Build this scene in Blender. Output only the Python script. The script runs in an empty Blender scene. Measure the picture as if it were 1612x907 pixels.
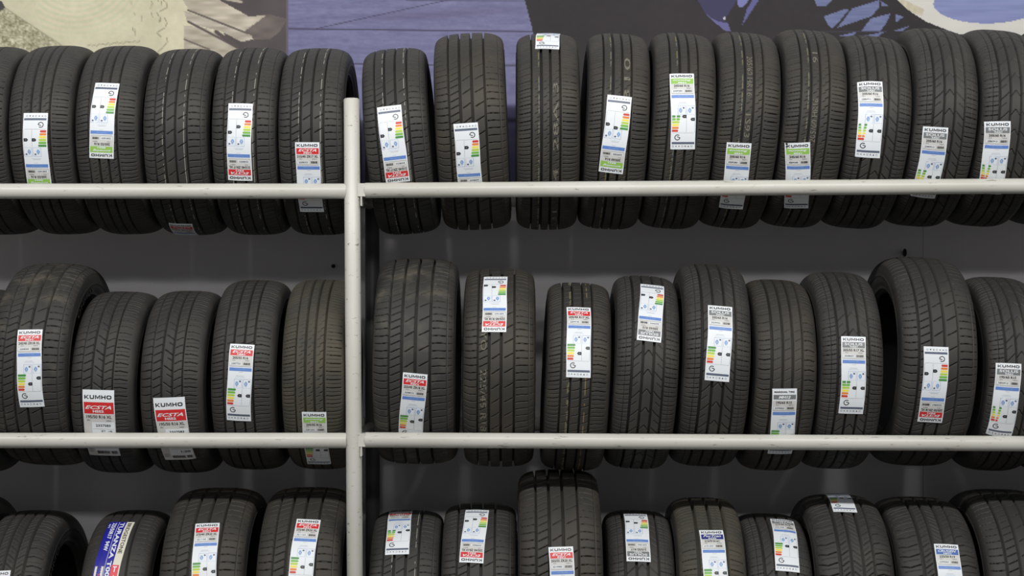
import bpy, math, random
import numpy as np
from mathutils import Vector, Matrix

random.seed(4)
C = bpy.context.scene.collection
SC = bpy.context.scene

# ------------------------------------------------------------------ camera
W_, H_, F_ = 1612.0, 907.0, 2328.0          # frame and focal length in pixels
CAM = Vector((0.0, -5.0, 1.5))
cam_d = bpy.data.cameras.new('camera')
cam_d.sensor_width = 36.0
cam_d.lens = 36.0 * F_ / W_
cam = bpy.data.objects.new('camera', cam_d)
cam.location = CAM
cam.rotation_euler = (math.radians(90), 0, 0)
C.objects.link(cam)
SC.camera = cam

# ------------------------------------------------------------------ world, lamps, exposure
SC.view_settings.view_transform = 'Standard'
SC.view_settings.look = 'None'
SC.view_settings.gamma = 1.0
SC.view_settings.use_curve_mapping = False
SC.view_settings.exposure = 0.0
wd = bpy.data.worlds.new('room_air')
SC.world = wd
wd.use_nodes = True
wd.node_tree.nodes['Background'].inputs[0].default_value = (1.0, 0.985, 0.98, 1)
wd.node_tree.nodes['Background'].inputs[1].default_value = 0.19

def lamp(name, loc, sx, sy, power, color, aim):
    d = bpy.data.lights.new(name, 'AREA')
    d.shape = 'RECTANGLE'; d.size = sx; d.size_y = sy
    d.energy = power; d.color = color
    o = bpy.data.objects.new(name, d)
    o.location = loc
    o.rotation_euler = (Vector(aim) - Vector(loc)).to_track_quat('-Z', 'X').to_euler()
    o.rotation_euler = Matrix(((1, 0, 0), (0, 1, 0), (0, 0, 1))).to_euler()
    dv = (Vector(aim) - Vector(loc)).normalized()
    pitch = math.atan2(dv.y, -dv.z)          # turn about x only: the tube rows run along the rack
    o.rotation_euler = (pitch, 0, 0)
    C.objects.link(o)
    return o
lamp('ceiling_tube_near', (0.0, -3.3, 4.0), 8.4, 0.14, 236, (1.0, 0.985, 0.955), (0, -0.2, 1.2))
lamp('ceiling_tube_far', (0.0, -7.2, 4.0), 4.0, 0.22, 66, (0.985, 0.99, 1.0), (0, 0, 1.2))

# ------------------------------------------------------------------ materials
def lin(c):
    return tuple(((v / 255.0) / 12.92 if v / 255.0 <= 0.04045 else ((v / 255.0 + 0.055) / 1.055) ** 2.4) for v in c)

def mat(name, rgb, rough=0.6, spec=0.5, noise=None, bump=None, metal=0.0, dirt=None):
    m = bpy.data.materials.new(name)
    m.use_nodes = True
    nt = m.node_tree
    b = nt.nodes['Principled BSDF']
    col = lin(rgb)
    b.inputs['Base Color'].default_value = (*col, 1)
    b.inputs['Roughness'].default_value = rough
    b.inputs['Specular IOR Level'].default_value = spec
    b.inputs['Metallic'].default_value = metal
    tc = nt.nodes.new('ShaderNodeTexCoord')
    last = None
    if noise:                                   # (scale, second colour, contrast lo, hi)
        n = nt.nodes.new('ShaderNodeTexNoise')
        n.inputs['Scale'].default_value = noise[0]
        n.inputs['Detail'].default_value = 5
        r = nt.nodes.new('ShaderNodeValToRGB')
        r.color_ramp.elements[0].position = noise[2]
        r.color_ramp.elements[1].position = noise[3]
        r.color_ramp.elements[0].color = (*col, 1)
        r.color_ramp.elements[1].color = (*lin(noise[1]), 1)
        nt.links.new(tc.outputs['Object'], n.inputs['Vector'])
        nt.links.new(n.outputs['Fac'], r.inputs['Fac'])
        nt.links.new(r.outputs['Color'], b.inputs['Base Color'])
        last = r.outputs['Color']
    if dirt:                                    # (scale vector, colour, lo, hi)
        mp = nt.nodes.new('ShaderNodeMapping')
        mp.inputs['Scale'].default_value = dirt[0]
        n = nt.nodes.new('ShaderNodeTexNoise')
        n.inputs['Scale'].default_value = 1.0
        n.inputs['Detail'].default_value = 6
        n.inputs['Roughness'].default_value = 0.7
        r = nt.nodes.new('ShaderNodeValToRGB')
        r.color_ramp.elements[0].position = dirt[2]
        r.color_ramp.elements[1].position = dirt[3]
        mx = nt.nodes.new('ShaderNodeMix'); mx.data_type = 'RGBA'
        nt.links.new(tc.outputs['Object'], mp.inputs['Vector'])
        nt.links.new(mp.outputs['Vector'], n.inputs['Vector'])
        nt.links.new(n.outputs['Fac'], r.inputs['Fac'])
        nt.links.new(r.outputs['Color'], mx.inputs['Factor'])
        if last: nt.links.new(last, mx.inputs[6])
        else: mx.inputs[6].default_value = (*col, 1)
        mx.inputs[7].default_value = (*lin(dirt[1]), 1)
        nt.links.new(mx.outputs[2], b.inputs['Base Color'])
    if bump:
        n = nt.nodes.new('ShaderNodeTexNoise')
        n.inputs['Scale'].default_value = bump[0]
        bp = nt.nodes.new('ShaderNodeBump')
        bp.inputs['Strength'].default_value = bump[1]
        bp.inputs['Distance'].default_value = 0.001
        nt.links.new(tc.outputs['Object'], n.inputs['Vector'])
        nt.links.new(n.outputs['Fac'], bp.inputs['Height'])
        nt.links.new(bp.outputs['Normal'], b.inputs['Normal'])
    return m

def add_lines(m, lines):
    """painted lines round the tread at fixed places across it, worn away in patches: (x m, colour)"""
    nt = m.node_tree; b = nt.nodes['Principled BSDF']
    tc = nt.nodes.new('ShaderNodeTexCoord')
    sp = nt.nodes.new('ShaderNodeSeparateXYZ'); nt.links.new(tc.outputs['Object'], sp.inputs[0])
    src = b.inputs['Base Color'].links[0].from_socket
    def math_(op, a, b_=None):
        n = nt.nodes.new('ShaderNodeMath'); n.operation = op
        for k, v in enumerate((a, b_)):
            if v is None: continue
            if isinstance(v, (int, float)): n.inputs[k].default_value = v
            else: nt.links.new(v, n.inputs[k])
        return n.outputs[0]
    no = nt.nodes.new('ShaderNodeTexNoise'); no.inputs['Scale'].default_value = 34; no.inputs['Detail'].default_value = 3
    nt.links.new(tc.outputs['Object'], no.inputs['Vector'])
    worn = math_('GREATER_THAN', no.outputs['Fac'], 0.47)
    for (x, rgb, a) in lines:
        near = math_('LESS_THAN', math_('ABSOLUTE', math_('SUBTRACT', sp.outputs[0], x)), 0.0009)
        f = math_('MULTIPLY', math_('MULTIPLY', near, worn), a)
        mx = nt.nodes.new('ShaderNodeMix'); mx.data_type = 'RGBA'
        nt.links.new(f, mx.inputs['Factor']); nt.links.new(src, mx.inputs[6]); mx.inputs[7].default_value = (*lin(rgb), 1)
        src = mx.outputs[2]
    nt.links.new(src, b.inputs['Base Color'])

def rubber(name, a, b, lo=0.42, hi=0.72, scale=9, lines=(), rough=.62):
    m = mat(name, a, rough, 0.36, noise=(scale, b, lo, hi), bump=(400, 0.25))
    if lines: add_lines(m, lines)
    return m
CREAM = (168, 166, 152); OCHRE = (140, 128, 74); BLUE = (70, 96, 120)
M_RUB = rubber('tread_rubber', (49, 48, 47), (61, 59, 55))
M_RUB_LINED = rubber('tread_rubber_cream_lines', (48, 48, 47), (58, 57, 53), lines=((-.036, CREAM, .8), (.036, CREAM, .8)))
M_RUB_OCHRE = rubber('tread_rubber_ochre_lines', (50, 48, 46), (62, 58, 52), lines=((-.0335, OCHRE, .8), (-.031, BLUE, .5)))
M_RUB_BROWNISH = rubber('tread_rubber_brownish', (51, 49, 46), (64, 59, 52))
M_RUB_STREAK = rubber('tread_rubber_streaked', (50, 48, 46), (62, 58, 51), lines=((-.036, OCHRE, .9), (-.032, CREAM, .6), (.024, OCHRE, .8), (.022, (120, 84, 60), .6)))
M_RUB_BROWN = rubber('tread_rubber_dusty', (60, 58, 52), (76, 71, 60), .38, .7, rough=.68)
M_RUB_WORN = rubber('tread_rubber_mottled', (52, 51, 49), (89, 83, 74), .52, .80, 15)
M_RUB_COOL = rubber('tread_rubber_cool', (50, 51, 52), (62, 61, 60))
M_SIDE = mat('sidewall_rubber', (44, 44, 45), 0.55, 0.4, noise=(7, (60, 58, 55), 0.4, 0.7), bump=(300, 0.2))
M_LINER = mat('liner_rubber', (34, 34, 35), 0.75, 0.2)
M_STAMP = mat('faded_tread_ink', (112, 108, 98), 0.8, 0.1)
M_RAIL = mat('white_painted_steel', (200, 199, 192), 0.36, 0.5, noise=(3.0, (190, 189, 180), 0.4, 0.7),
             dirt=((16, 90, 90), (120, 114, 104), 0.61, 0.68), bump=(60, 0.15))
M_POST_SHADE = mat('dull_grey_steel', (82, 82, 84), 0.5, 0.4, noise=(6, (66, 66, 68), 0.4, 0.7))  # shade on the rear post put into its colour as dark grey
M_WALL = mat('painted_wall', (236, 233, 235), 0.8, 0.2, noise=(2.2, (240, 237, 238), 0.35, 0.7))
M_FLOOR = mat('floor_concrete', (110, 108, 106), 0.6, 0.3, noise=(2.0, (96, 94, 92), 0.4, 0.7))
M_DARK = mat('black_plastic', (20, 20, 21), 0.5, 0.4)
M_SEAM = mat('seam_filler', (196, 193, 195), 0.8, 0.2)

INK = {}
def ink(name, rgb, rough=0.42):
    INK[name] = mat('sticker_' + name, rgb, rough, 0.45)
ink('white', (226, 231, 236)); ink('black', (22, 22, 26)); ink('red', (205, 45, 48)); ink('green', (142, 190, 84))
ink('grey_band', (118, 120, 122)); ink('grey_paper', (202, 202, 200)); ink('blue', (96, 132, 200))
ink('pale_blue', (150, 190, 226)); ink('arrow_a', (72, 140, 66)); ink('arrow_b', (116, 180, 70))
ink('arrow_c', (178, 206, 74)); ink('arrow_d', (238, 220, 84)); ink('arrow_e', (226, 134, 60)); ink('arrow_f', (202, 62, 50))
ink('navy', (44, 52, 122)); ink('mid_grey', (120, 124, 130)); ink('slate', (84, 94, 118)); ink('royal', (34, 34, 150))
ink('tag_red', (220, 58, 74)); ink('cruiser_blue', (66, 104, 172)); ink('cream', (222, 218, 202))
INK_ORDER = list(INK)

# ------------------------------------------------------------------ mesh helpers
def mesh_obj(name, V, F, mats, parent=None, midx=None, smooth=True):
    me = bpy.data.meshes.new(name)
    V = np.asarray(V, dtype=np.float32)
    me.from_pydata(V.tolist() if len(V) < 60000 else [], [], F if len(V) < 60000 else [])
    for m in (mats if isinstance(mats, (list, tuple)) else [mats]):
        me.materials.append(m)
    if midx is not None:
        me.polygons.foreach_set('material_index', midx)
    me.polygons.foreach_set('use_smooth', [smooth] * len(me.polygons))
    me.update()
    o = bpy.data.objects.new(name, me)
    C.objects.link(o)
    if parent: o.parent = parent
    return o

def grid_mesh(name, P, wrap, mats, flip=False):
    """P: (n, m, 3) grid of points, rows wrapped round when wrap is set; built fast."""
    n, m, _ = P.shape
    i = np.arange(n if wrap else n - 1)[:, None]; j = np.arange(m - 1)[None, :]
    i2 = (i + 1) % n
    q = np.stack([i * m + j, i * m + j + 1, i2 * m + j + 1, i2 * m + j], axis=-1).reshape(-1, 4)
    if flip: q = q[:, ::-1]
    me = bpy.data.meshes.new(name)
    me.vertices.add(n * m)
    me.vertices.foreach_set('co', P.astype(np.float32).ravel())
    k = len(q)
    me.loops.add(k * 4); me.loops.foreach_set('vertex_index', np.ascontiguousarray(q, dtype=np.int32).ravel())
    me.polygons.add(k); me.polygons.foreach_set('loop_start', np.arange(k, dtype=np.int32) * 4)
    me.polygons.foreach_set('use_smooth', np.ones(k, dtype=bool))
    me.materials.append(mats)
    me.update(calc_edges=True)
    return me

def empty(name, loc, label=None, cat=None, group=None):
    o = bpy.data.objects.new(name, None)
    o.location = loc; o.empty_display_size = 0.1
    C.objects.link(o)
    if label: o['label'] = label
    if cat: o['category'] = cat
    if group: o['group'] = group
    return o

def tube(name, a, b, r, m, parent=None, n=28, cap=0.003, segs=1):
    """a round steel tube between two points with slightly rounded closed ends"""
    a = Vector(a); b = Vector(b); d = (b - a); L = d.length; d.normalize()
    up = Vector((0, 0, 1)) if abs(d.z) < 0.9 else Vector((0, 1, 0))
    s = d.cross(up).normalized(); t = s.cross(d)
    rings = [(0, r - cap), (cap, r)] + [(L * k / segs, r) for k in range(1, segs)] + [(L - cap, r), (L, r - cap)]
    V = []; F = []
    for (q, rr) in rings:
        for k in range(n):
            w = 2 * math.pi * k / n
            V.append(tuple(a + d * q + s * (rr * math.cos(w)) + t * (rr * math.sin(w))))
    for i in range(len(rings) - 1):
        for k in range(n):
            k2 = (k + 1) % n
            F.append((i * n + k, i * n + k2, (i + 1) * n + k2, (i + 1) * n + k))
    F.append(tuple(range(n))[::-1]); F.append(tuple((len(rings) - 1) * n + k for k in range(n)))
    return mesh_obj(name, V, F, m, parent)

def box(name, lo, hi, m, parent=None):
    x0, y0, z0 = lo; x1, y1, z1 = hi
    V = [(x0, y0, z0), (x1, y0, z0), (x1, y1, z0), (x0, y1, z0), (x0, y0, z1), (x1, y0, z1), (x1, y1, z1), (x0, y1, z1)]
    F = [(0, 3, 2, 1), (4, 5, 6, 7), (0, 1, 5, 4), (1, 2, 6, 5), (2, 3, 7, 6), (3, 0, 4, 7)]
    return mesh_obj(name, V, F, m, parent, smooth=False)

# ------------------------------------------------------------------ room shell
WALL_Y = 0.45
o = box('wall_back', (-4.5, WALL_Y, 0), (4.5, WALL_Y + 0.15, 4.2), M_WALL); o['kind'] = 'structure'
o = box('floor', (-4.5, -9, -0.1), (4.5, WALL_Y + 0.15, 0), M_FLOOR); o['kind'] = 'structure'

def wall_pt(px, py, y=WALL_Y):
    d = y - CAM.y
    return (CAM.x + (px - W_ / 2) * d / F_, CAM.z - (py - H_ / 2) * d / F_)

x, z = wall_pt(1453, 300)
o = box('trim_1', (x - 0.0012, WALL_Y - 0.001, 0.0), (x + 0.0012, WALL_Y, 2.14), M_SEAM); o['kind'] = 'structure'

# printed banner on the wall above the rack: one flat print
def build_banner():
    ys = WALL_Y - 0.006
    x0, _ = wall_pt(-140, 0, ys); x1, _ = wall_pt(1760, 0, ys)
    _, z1 = wall_pt(0, -70, ys); _, z0 = wall_pt(0, 325, ys)
    nx = 1100
    gx = np.linspace(x0, x1, nx); gz = np.concatenate([np.linspace(z0, wall_pt(0, 122, ys)[1], 34)[:-1], np.linspace(wall_pt(0, 122, ys)[1], z1, 118)])
    X, Z = np.meshgrid(gx, gz, indexing='ij')
    d = ys - CAM.y
    PX = W_ / 2 + X * F_ / d; PY = H_ / 2 - (Z - CAM.z) * F_ / d      # the print's own layout grid
    rng = np.random.default_rng(3)
    def vnoise(sx, sy, seed):
        r = np.random.default_rng(seed)
        u = (PX + 200) / sx; v = (PY + 200) / sy
        a = r.random((int(u.max()) + 3, int(v.max()) + 3))
        iu = u.astype(int); iv = v.astype(int); fu = u - iu; fv = v - iv
        fu = fu * fu * (3 - 2 * fu); fv = fv * fv * (3 - 2 * fv)
        return (a[iu, iv] * (1 - fu) * (1 - fv) + a[iu + 1, iv] * fu * (1 - fv) + a[iu, iv + 1] * (1 - fu) * fv + a[iu + 1, iv + 1] * fu * fv) - 0.5
    col = np.zeros(PX.shape + (3,))
    def inpoly(poly):
        ins = np.zeros(PX.shape, bool); n = len(poly)
        for k in range(n):
            ax, ay = poly[k]; bx, by = poly[(k + 1) % n]
            if ay == by: continue
            c = ((PY >= min(ay, by)) & (PY < max(ay, by)) & (PX < ax + (PY - ay) * (bx - ax) / (by - ay)))
            ins ^= c
        return ins
    def paint(mask, c):
        col[mask] = c
    def seg(ax, ay, bx, by, w, c, a=1.0):
        L2 = (bx - ax) ** 2 + (by - ay) ** 2
        t = np.clip(((PX - ax) * (bx - ax) + (PY - ay) * (by - ay)) / L2, 0, 1)
        dd = np.hypot(PX - ax - t * (bx - ax), PY - ay - t * (by - ay))
        k = np.clip(w - dd + 0.5, 0, 1)[..., None] * a
        col[:] = col * (1 - k) + np.array(c) * k
    # cracked pale ground
    base = np.array((203, 199, 172.0))
    col[:] = base + (vnoise(40, 30, 1) * 12 + vnoise(9, 7, 2) * 7 + vnoise(3, 3, 3) * 5)[..., None]
    rr = np.hypot((PX - 118) / 1.25, PY + 34)
    ring = (np.sin(rr * 0.75) * np.clip(1 - abs(rr - 62) / 40, 0, 1) * (PX > 60))[..., None]
    col += ring * np.array((-9, -2, -4.0))
    m = PX > 255
    col[m] = col[m] + np.array((4, 2, 2.0))
    r = np.random.default_rng(11)
    spots = [(255 + 8 * math.sin(t * 1.7) + (5 if t % 2 else 0), t * 8 - 60, 256 + 8 * math.sin(t * 1.7 + 1.0), t * 8 - 54) for t in range(22)]
    for s in spots: seg(*s, 0.7, (120, 112, 92), 0.8)
    for k in range(14):
        ax = 205 + r.random() * 50; ay = r.random() * 60 - 10
        seg(ax, ay, ax + r.random() * 3 - 1, ay + 3 + r.random() * 6, 0.6, (126, 120, 100), 0.8)
    for k in range(12):
        seg(138 + k * 7, 72 - k * 0.6 + (k % 3), 143 + k * 7, 70 - k * 0.6 + (k % 2), 0.6, (124, 118, 98), 0.75)
    # gravel corner
    g = inpoly([(-200, -150), (-6, 3), (98, 72), (300, 360), (-200, 360)])
    col[g] = (np.array((168, 164, 138.0)) + ((vnoise(3, 2, 5) * 70) + vnoise(9, 6, 6) * 34 + vnoise(2, 2, 7) * 40)[..., None])[g]
    seg(-6, 3, 98, 72, 1.2, (150, 146, 124), 0.6)
    paint(inpoly([(-10, 2), (3, 2), (8, 12), (3, 16), (-10, 22)]), (70, 66, 70))
    # sand folds running into the dark
    dk = inpoly([(345, -90), (452, -90), (452, 360), (470, 360), (372, 78), (355, 60), (330, -4)])
    col[dk] = (np.array((80, 72, 74.0)) + (vnoise(30, 16, 8) * 12)[..., None])[dk]
    fold = inpoly([(396, 27), (422, 22), (452, 30), (440, 50), (425, 62), (398, 63), (385, 48)])
    col[fold] = (np.array((104, 95, 92.0)) + (vnoise(20, 8, 9) * 22)[..., None])[fold]
    for poly, c in (([(300, -90), (345, -90), (338, -4), (392, 26), (419, 24), (384, 50), (296, 14), (288, 0)], (184, 174, 158)),
                    ([(290, 17), (322, 28), (396, 56), (398, 62), (380, 66), (350, 50), (295, 36)], (178, 170, 156)),
                    ([(290, 40), (325, 44), (374, 74), (420, 110), (420, 360), (290, 360)], (176, 168, 152))):
        k = inpoly(poly)
        col[k] = (np.array(c, float) + (vnoise(22, 4, 12) * 44)[..., None])[k]
    seg(296, 16, 388, 52, 1.5, (98, 90, 86)); seg(296, 34, 372, 74, 1.8, (92, 84, 82)); seg(340, 50, 374, 74, 3.0, (84, 76, 76))
    seg(290, 62, 330, 78, 1.2, (104, 96, 90)); seg(354, -2, 380, 3, 2.0, (176, 166, 152))
    # purple planks
    pl = PX >= 452
    col[pl] = (np.array((112, 112, 148.0)) + (vnoise(60, 4, 13) * 14 + vnoise(12, 2.2, 14) * 12 + vnoise(4, 2, 15) * 7)[..., None])[pl]
    sm = np.exp(-((PX - 700 - (20 - PY) * 3) / 110) ** 2 - ((PY - 22 + (PX - 700) * 0.05) / 8) ** 2)[..., None] * pl[..., None]
    col[:] = col * (1 - 0.32 * sm) + np.array((80, 70, 98.0)) * 0.32 * sm
    seg(453, 45.4, 845, 49.6, 0.9, (58, 54, 76)); seg(498, 45, 696, 2, 0.6, (66, 62, 88)); seg(696, 2, 900, -42, 0.6, (66, 62, 88))
    seg(640, 1, 900, 1.5, 0.7, (70, 66, 92)); seg(453, -44, 900, -42, 0.9, (58, 54, 76)); seg(453, 100, 900, 104, 0.9, (58, 54, 76)); seg(453, 186, 900, 190, 0.9, (58, 54, 76)); seg(453, 270, 940, 275, 0.9, (58, 54, 76))
    # big printed wheel on the right
    dk = inpoly([(812, -90), (826, 0), (839, 50), (848, 90), (935, 360), (1800, 360), (1800, -90)])
    col[dk] = (np.array((44, 39, 43.0)) + (vnoise(60, 60, 16) * 8 + vnoise(8, 8, 17) * 3)[..., None])[dk]
    def q(*p): return [(1012 + a / 2.687, b / 2.687) for a, b in p]
    paint(inpoly(q((215, -60), (232, 0), (262, 55), (310, 100), (345, 128), (372, 134), (358, 95), (340, 85), (360, 60), (400, 0), (420, -60))), (58, 55, 88))
    paint(inpoly(q((262, 55), (310, 100), (345, 128), (372, 134), (360, 97), (320, 92), (290, 76))), (100, 98, 146))
    paint(inpoly(q((335, 84), (352, 66), (346, 84))), (190, 190, 205))
    paint(inpoly(q((400, -60), (445, -60), (445, 5), (425, 28), (403, 30), (401, 0))), (118, 120, 172))
    paint(inpoly(q((505, -60), (490, 0), (458, 50), (420, 106), (440, 40), (462, 0), (470, -60))), (92, 92, 142))
    for p in (((700, -60), (790, -60), (800, 0), (775, 24), (738, 28), (725, 0)), ((765, 70), (850, 40), (872, 40), (835, 85), (800, 122), (785, 108)),
              ((885, 36), (1000, 0), (1000, 30), (968, 68), (880, 98), (822, 118), (850, 84)), ((1005, 2), (1042, 27), (1010, 26)),
              ((965, 78), (1048, 57), (1030, 98), (1000, 134), (925, 130)), ((830, 152), (905, 134), (888, 152)),
              ((1070, 60), (1102, 72), (1070, 95)), ((935, 152), (1022, 134), (990, 158)), ((1062, 130), (1130, 108), (1100, 130))):
        k = inpoly(q(*p))
        col[k] = (np.array((106, 114, 152.0)) + (vnoise(20, 2, 18) * 18)[..., None])[k]
    seg(1290, 50.5, 1395, 50, 0.6, (70, 66, 92))
    rim = inpoly(q((1040, -80), (1075, 0), (1130, 48), (1200, 92), (1320, 140), (1440, 160), (2100, 170), (2100, -80)))
    col[rim] = (np.array((206, 204, 198.0)) + (vnoise(50, 14, 19) * 8)[..., None])[rim]
    bd = inpoly(q((1075, 0), (1110, 0), (1190, 40), (1180, 70), (1130, 48)))
    col[bd] = (np.array((196, 188, 166.0)) + (vnoise(5, 12, 20) * 26)[..., None])[bd]
    el = ((PX - (1012 + 1455 / 2.687)) / 84) ** 2 + ((PY - 6) / 31) ** 2 < 1
    col[el] = (np.array((128, 136, 180.0)) + (vnoise(30, 3, 21) * 14)[..., None])[el]
    edge = (abs(PX - 452) < 1.0)
    col[edge] = (96, 90, 104)
    col = np.clip(col, 0, 255) / 255.0
    col = np.where(col <= 0.04045, col / 12.92, ((col + 0.055) / 1.055) ** 2.4)
    m = bpy.data.materials.new('banner_print'); m.use_nodes = True
    nt = m.node_tree; b = nt.nodes['Principled BSDF']
    b.inputs['Roughness'].default_value = 0.6; b.inputs['Specular IOR Level'].default_value = 0.25
    at = nt.nodes.new('ShaderNodeVertexColor'); at.layer_name = 'print'
    nt.links.new(at.outputs['Color'], b.inputs['Base Color'])
    P = np.stack([X, np.full_like(X, ys), Z], axis=-1)
    me = grid_mesh('wall_banner', P, False, m, flip=True)
    me.attributes.new('print', 'FLOAT_COLOR', 'POINT')
    me.attributes['print'].data.foreach_set('color', np.concatenate([col, np.ones(col.shape[:2] + (1,))], axis=-1).astype(np.float32).ravel())
    ob = bpy.data.objects.new('wall_banner', me); C.objects.link(ob)
    sd = ob.modifiers.new('thickness', 'SOLIDIFY'); sd.thickness = 0.004; sd.offset = -1
    ob['label'] = 'large printed wall banner of pale cracked ground, purple planks and a wheel above the tyres'
    ob['category'] = 'banner'
build_banner()

# small things on the wall
def knob(px, py, r, h, name, label, cat, dep=0.03):
    x, z = wall_pt(px, py)
    n = 14; V = []; F = []
    prof = [(0, r * 0.5), (dep * 0.5, r * 0.5), (dep * 0.55, r), (dep, r * 0.85)]
    for (q, rr) in prof:
        for k in range(n):
            w = 2 * math.pi * k / n
            V.append((x + rr * math.cos(w), WALL_Y - q, z + rr * h * math.sin(w)))
    for i in range(len(prof) - 1):
        for k in range(n):
            k2 = (k + 1) % n
            F.append((i * n + k, i * n + k2, (i + 1) * n + k2, (i + 1) * n + k))
    F.append(tuple((len(prof) - 1) * n + k for k in range(n)))
    ob = mesh_obj(name, V, F, M_DARK)
    ob['label'] = label; ob['category'] = cat
knob(1422, 398, 0.006, 2.6, 'wall_hook', 'small black hook on the grey wall above the large 235/50 ZR18 tyre', 'hook')
knob(525, 419, 0.0075, 1.0, 'wall_bolt', 'black bolt head on the grey wall just left of the white post', 'bolt', 0.012)

# ------------------------------------------------------------------ rack
YR = 0.287; RR = 0.0245; XP = -0.506
def railz(row, x):
    if row == 2: return 0.20
    if x < XP: return (1.8087, 1.0141)[row]
    t = (x - XP) / (1.632 - XP)
    return (1.8107 + t * 0.0142, 1.0161 - t * 0.0121)[row]

rack = empty('tyre_rack', (XP, 0, 0), 'white painted steel tube rack of three levels holding all the tyres', 'rack')
def P(x, y, z): return (x - XP, y, z)
PR = 0.0254
XE0, XE1 = -2.75, 2.45
tube('post', P(-0.497, -YR, 0), P(-0.5112, -YR, 2.104), PR, M_RAIL, rack, cap=0.004)
tube('post', P(-0.497, YR, 0), P(-0.5, YR, 2.104), PR, M_POST_SHADE, rack, cap=0.004)
for xe in (XE0, XE1):
    for s in (-1, 1):
        tube('post', P(xe, s * YR, 0), P(xe, s * YR, 2.104), PR, M_RAIL, rack, cap=0.004)
for row in range(3):
    for s in (-1, 1):
        xl = XP - 0.020
        tube('rail', P(XE0 + PR, s * YR, railz(row, -2)), P(xl, s * YR, railz(row, -2)), RR, M_RAIL, rack)
        xr = XP + 0.034
        rl = tube('rail', P(xr, s * YR, railz(row, xr)), P(XE1 - PR, s * YR, railz(row, XE1)), RR, M_RAIL, rack, cap=0.006)
        zr = railz(row, xr)
        box('bracket', P(XP + 0.016, s * YR - 0.019, zr - 0.020), P(XP + 0.040, s * YR + 0.019, zr + 0.0215), M_RAIL, rack)
        box('bracket', P(XP + 0.0255, s * YR - 0.024, zr - 0.050), P(XP + 0.0300, s * YR + 0.012, zr - 0.021), M_RAIL, rack)
    for xe in (XP, XE0, XE1):
        zz = railz(row, xe) - 0.012
        tube('cross_tube', P(xe, -YR + PR * 0.9, zz), P(xe, YR - PR * 0.9, zz), 0.0185, M_RAIL, rack, n=20)

# ------------------------------------------------------------------ tyre
H0 = 0.055; NS = 3.0; R_STD = 0.33
DS = [1.0]                                    # size of the tyre in hand over the standard one
def drop(u):
    u = np.minimum(np.abs(u), 1.0)
    return DS[0] * H0 * (1 - (1 - u ** NS) ** (1 / NS))

NU = 104
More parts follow.
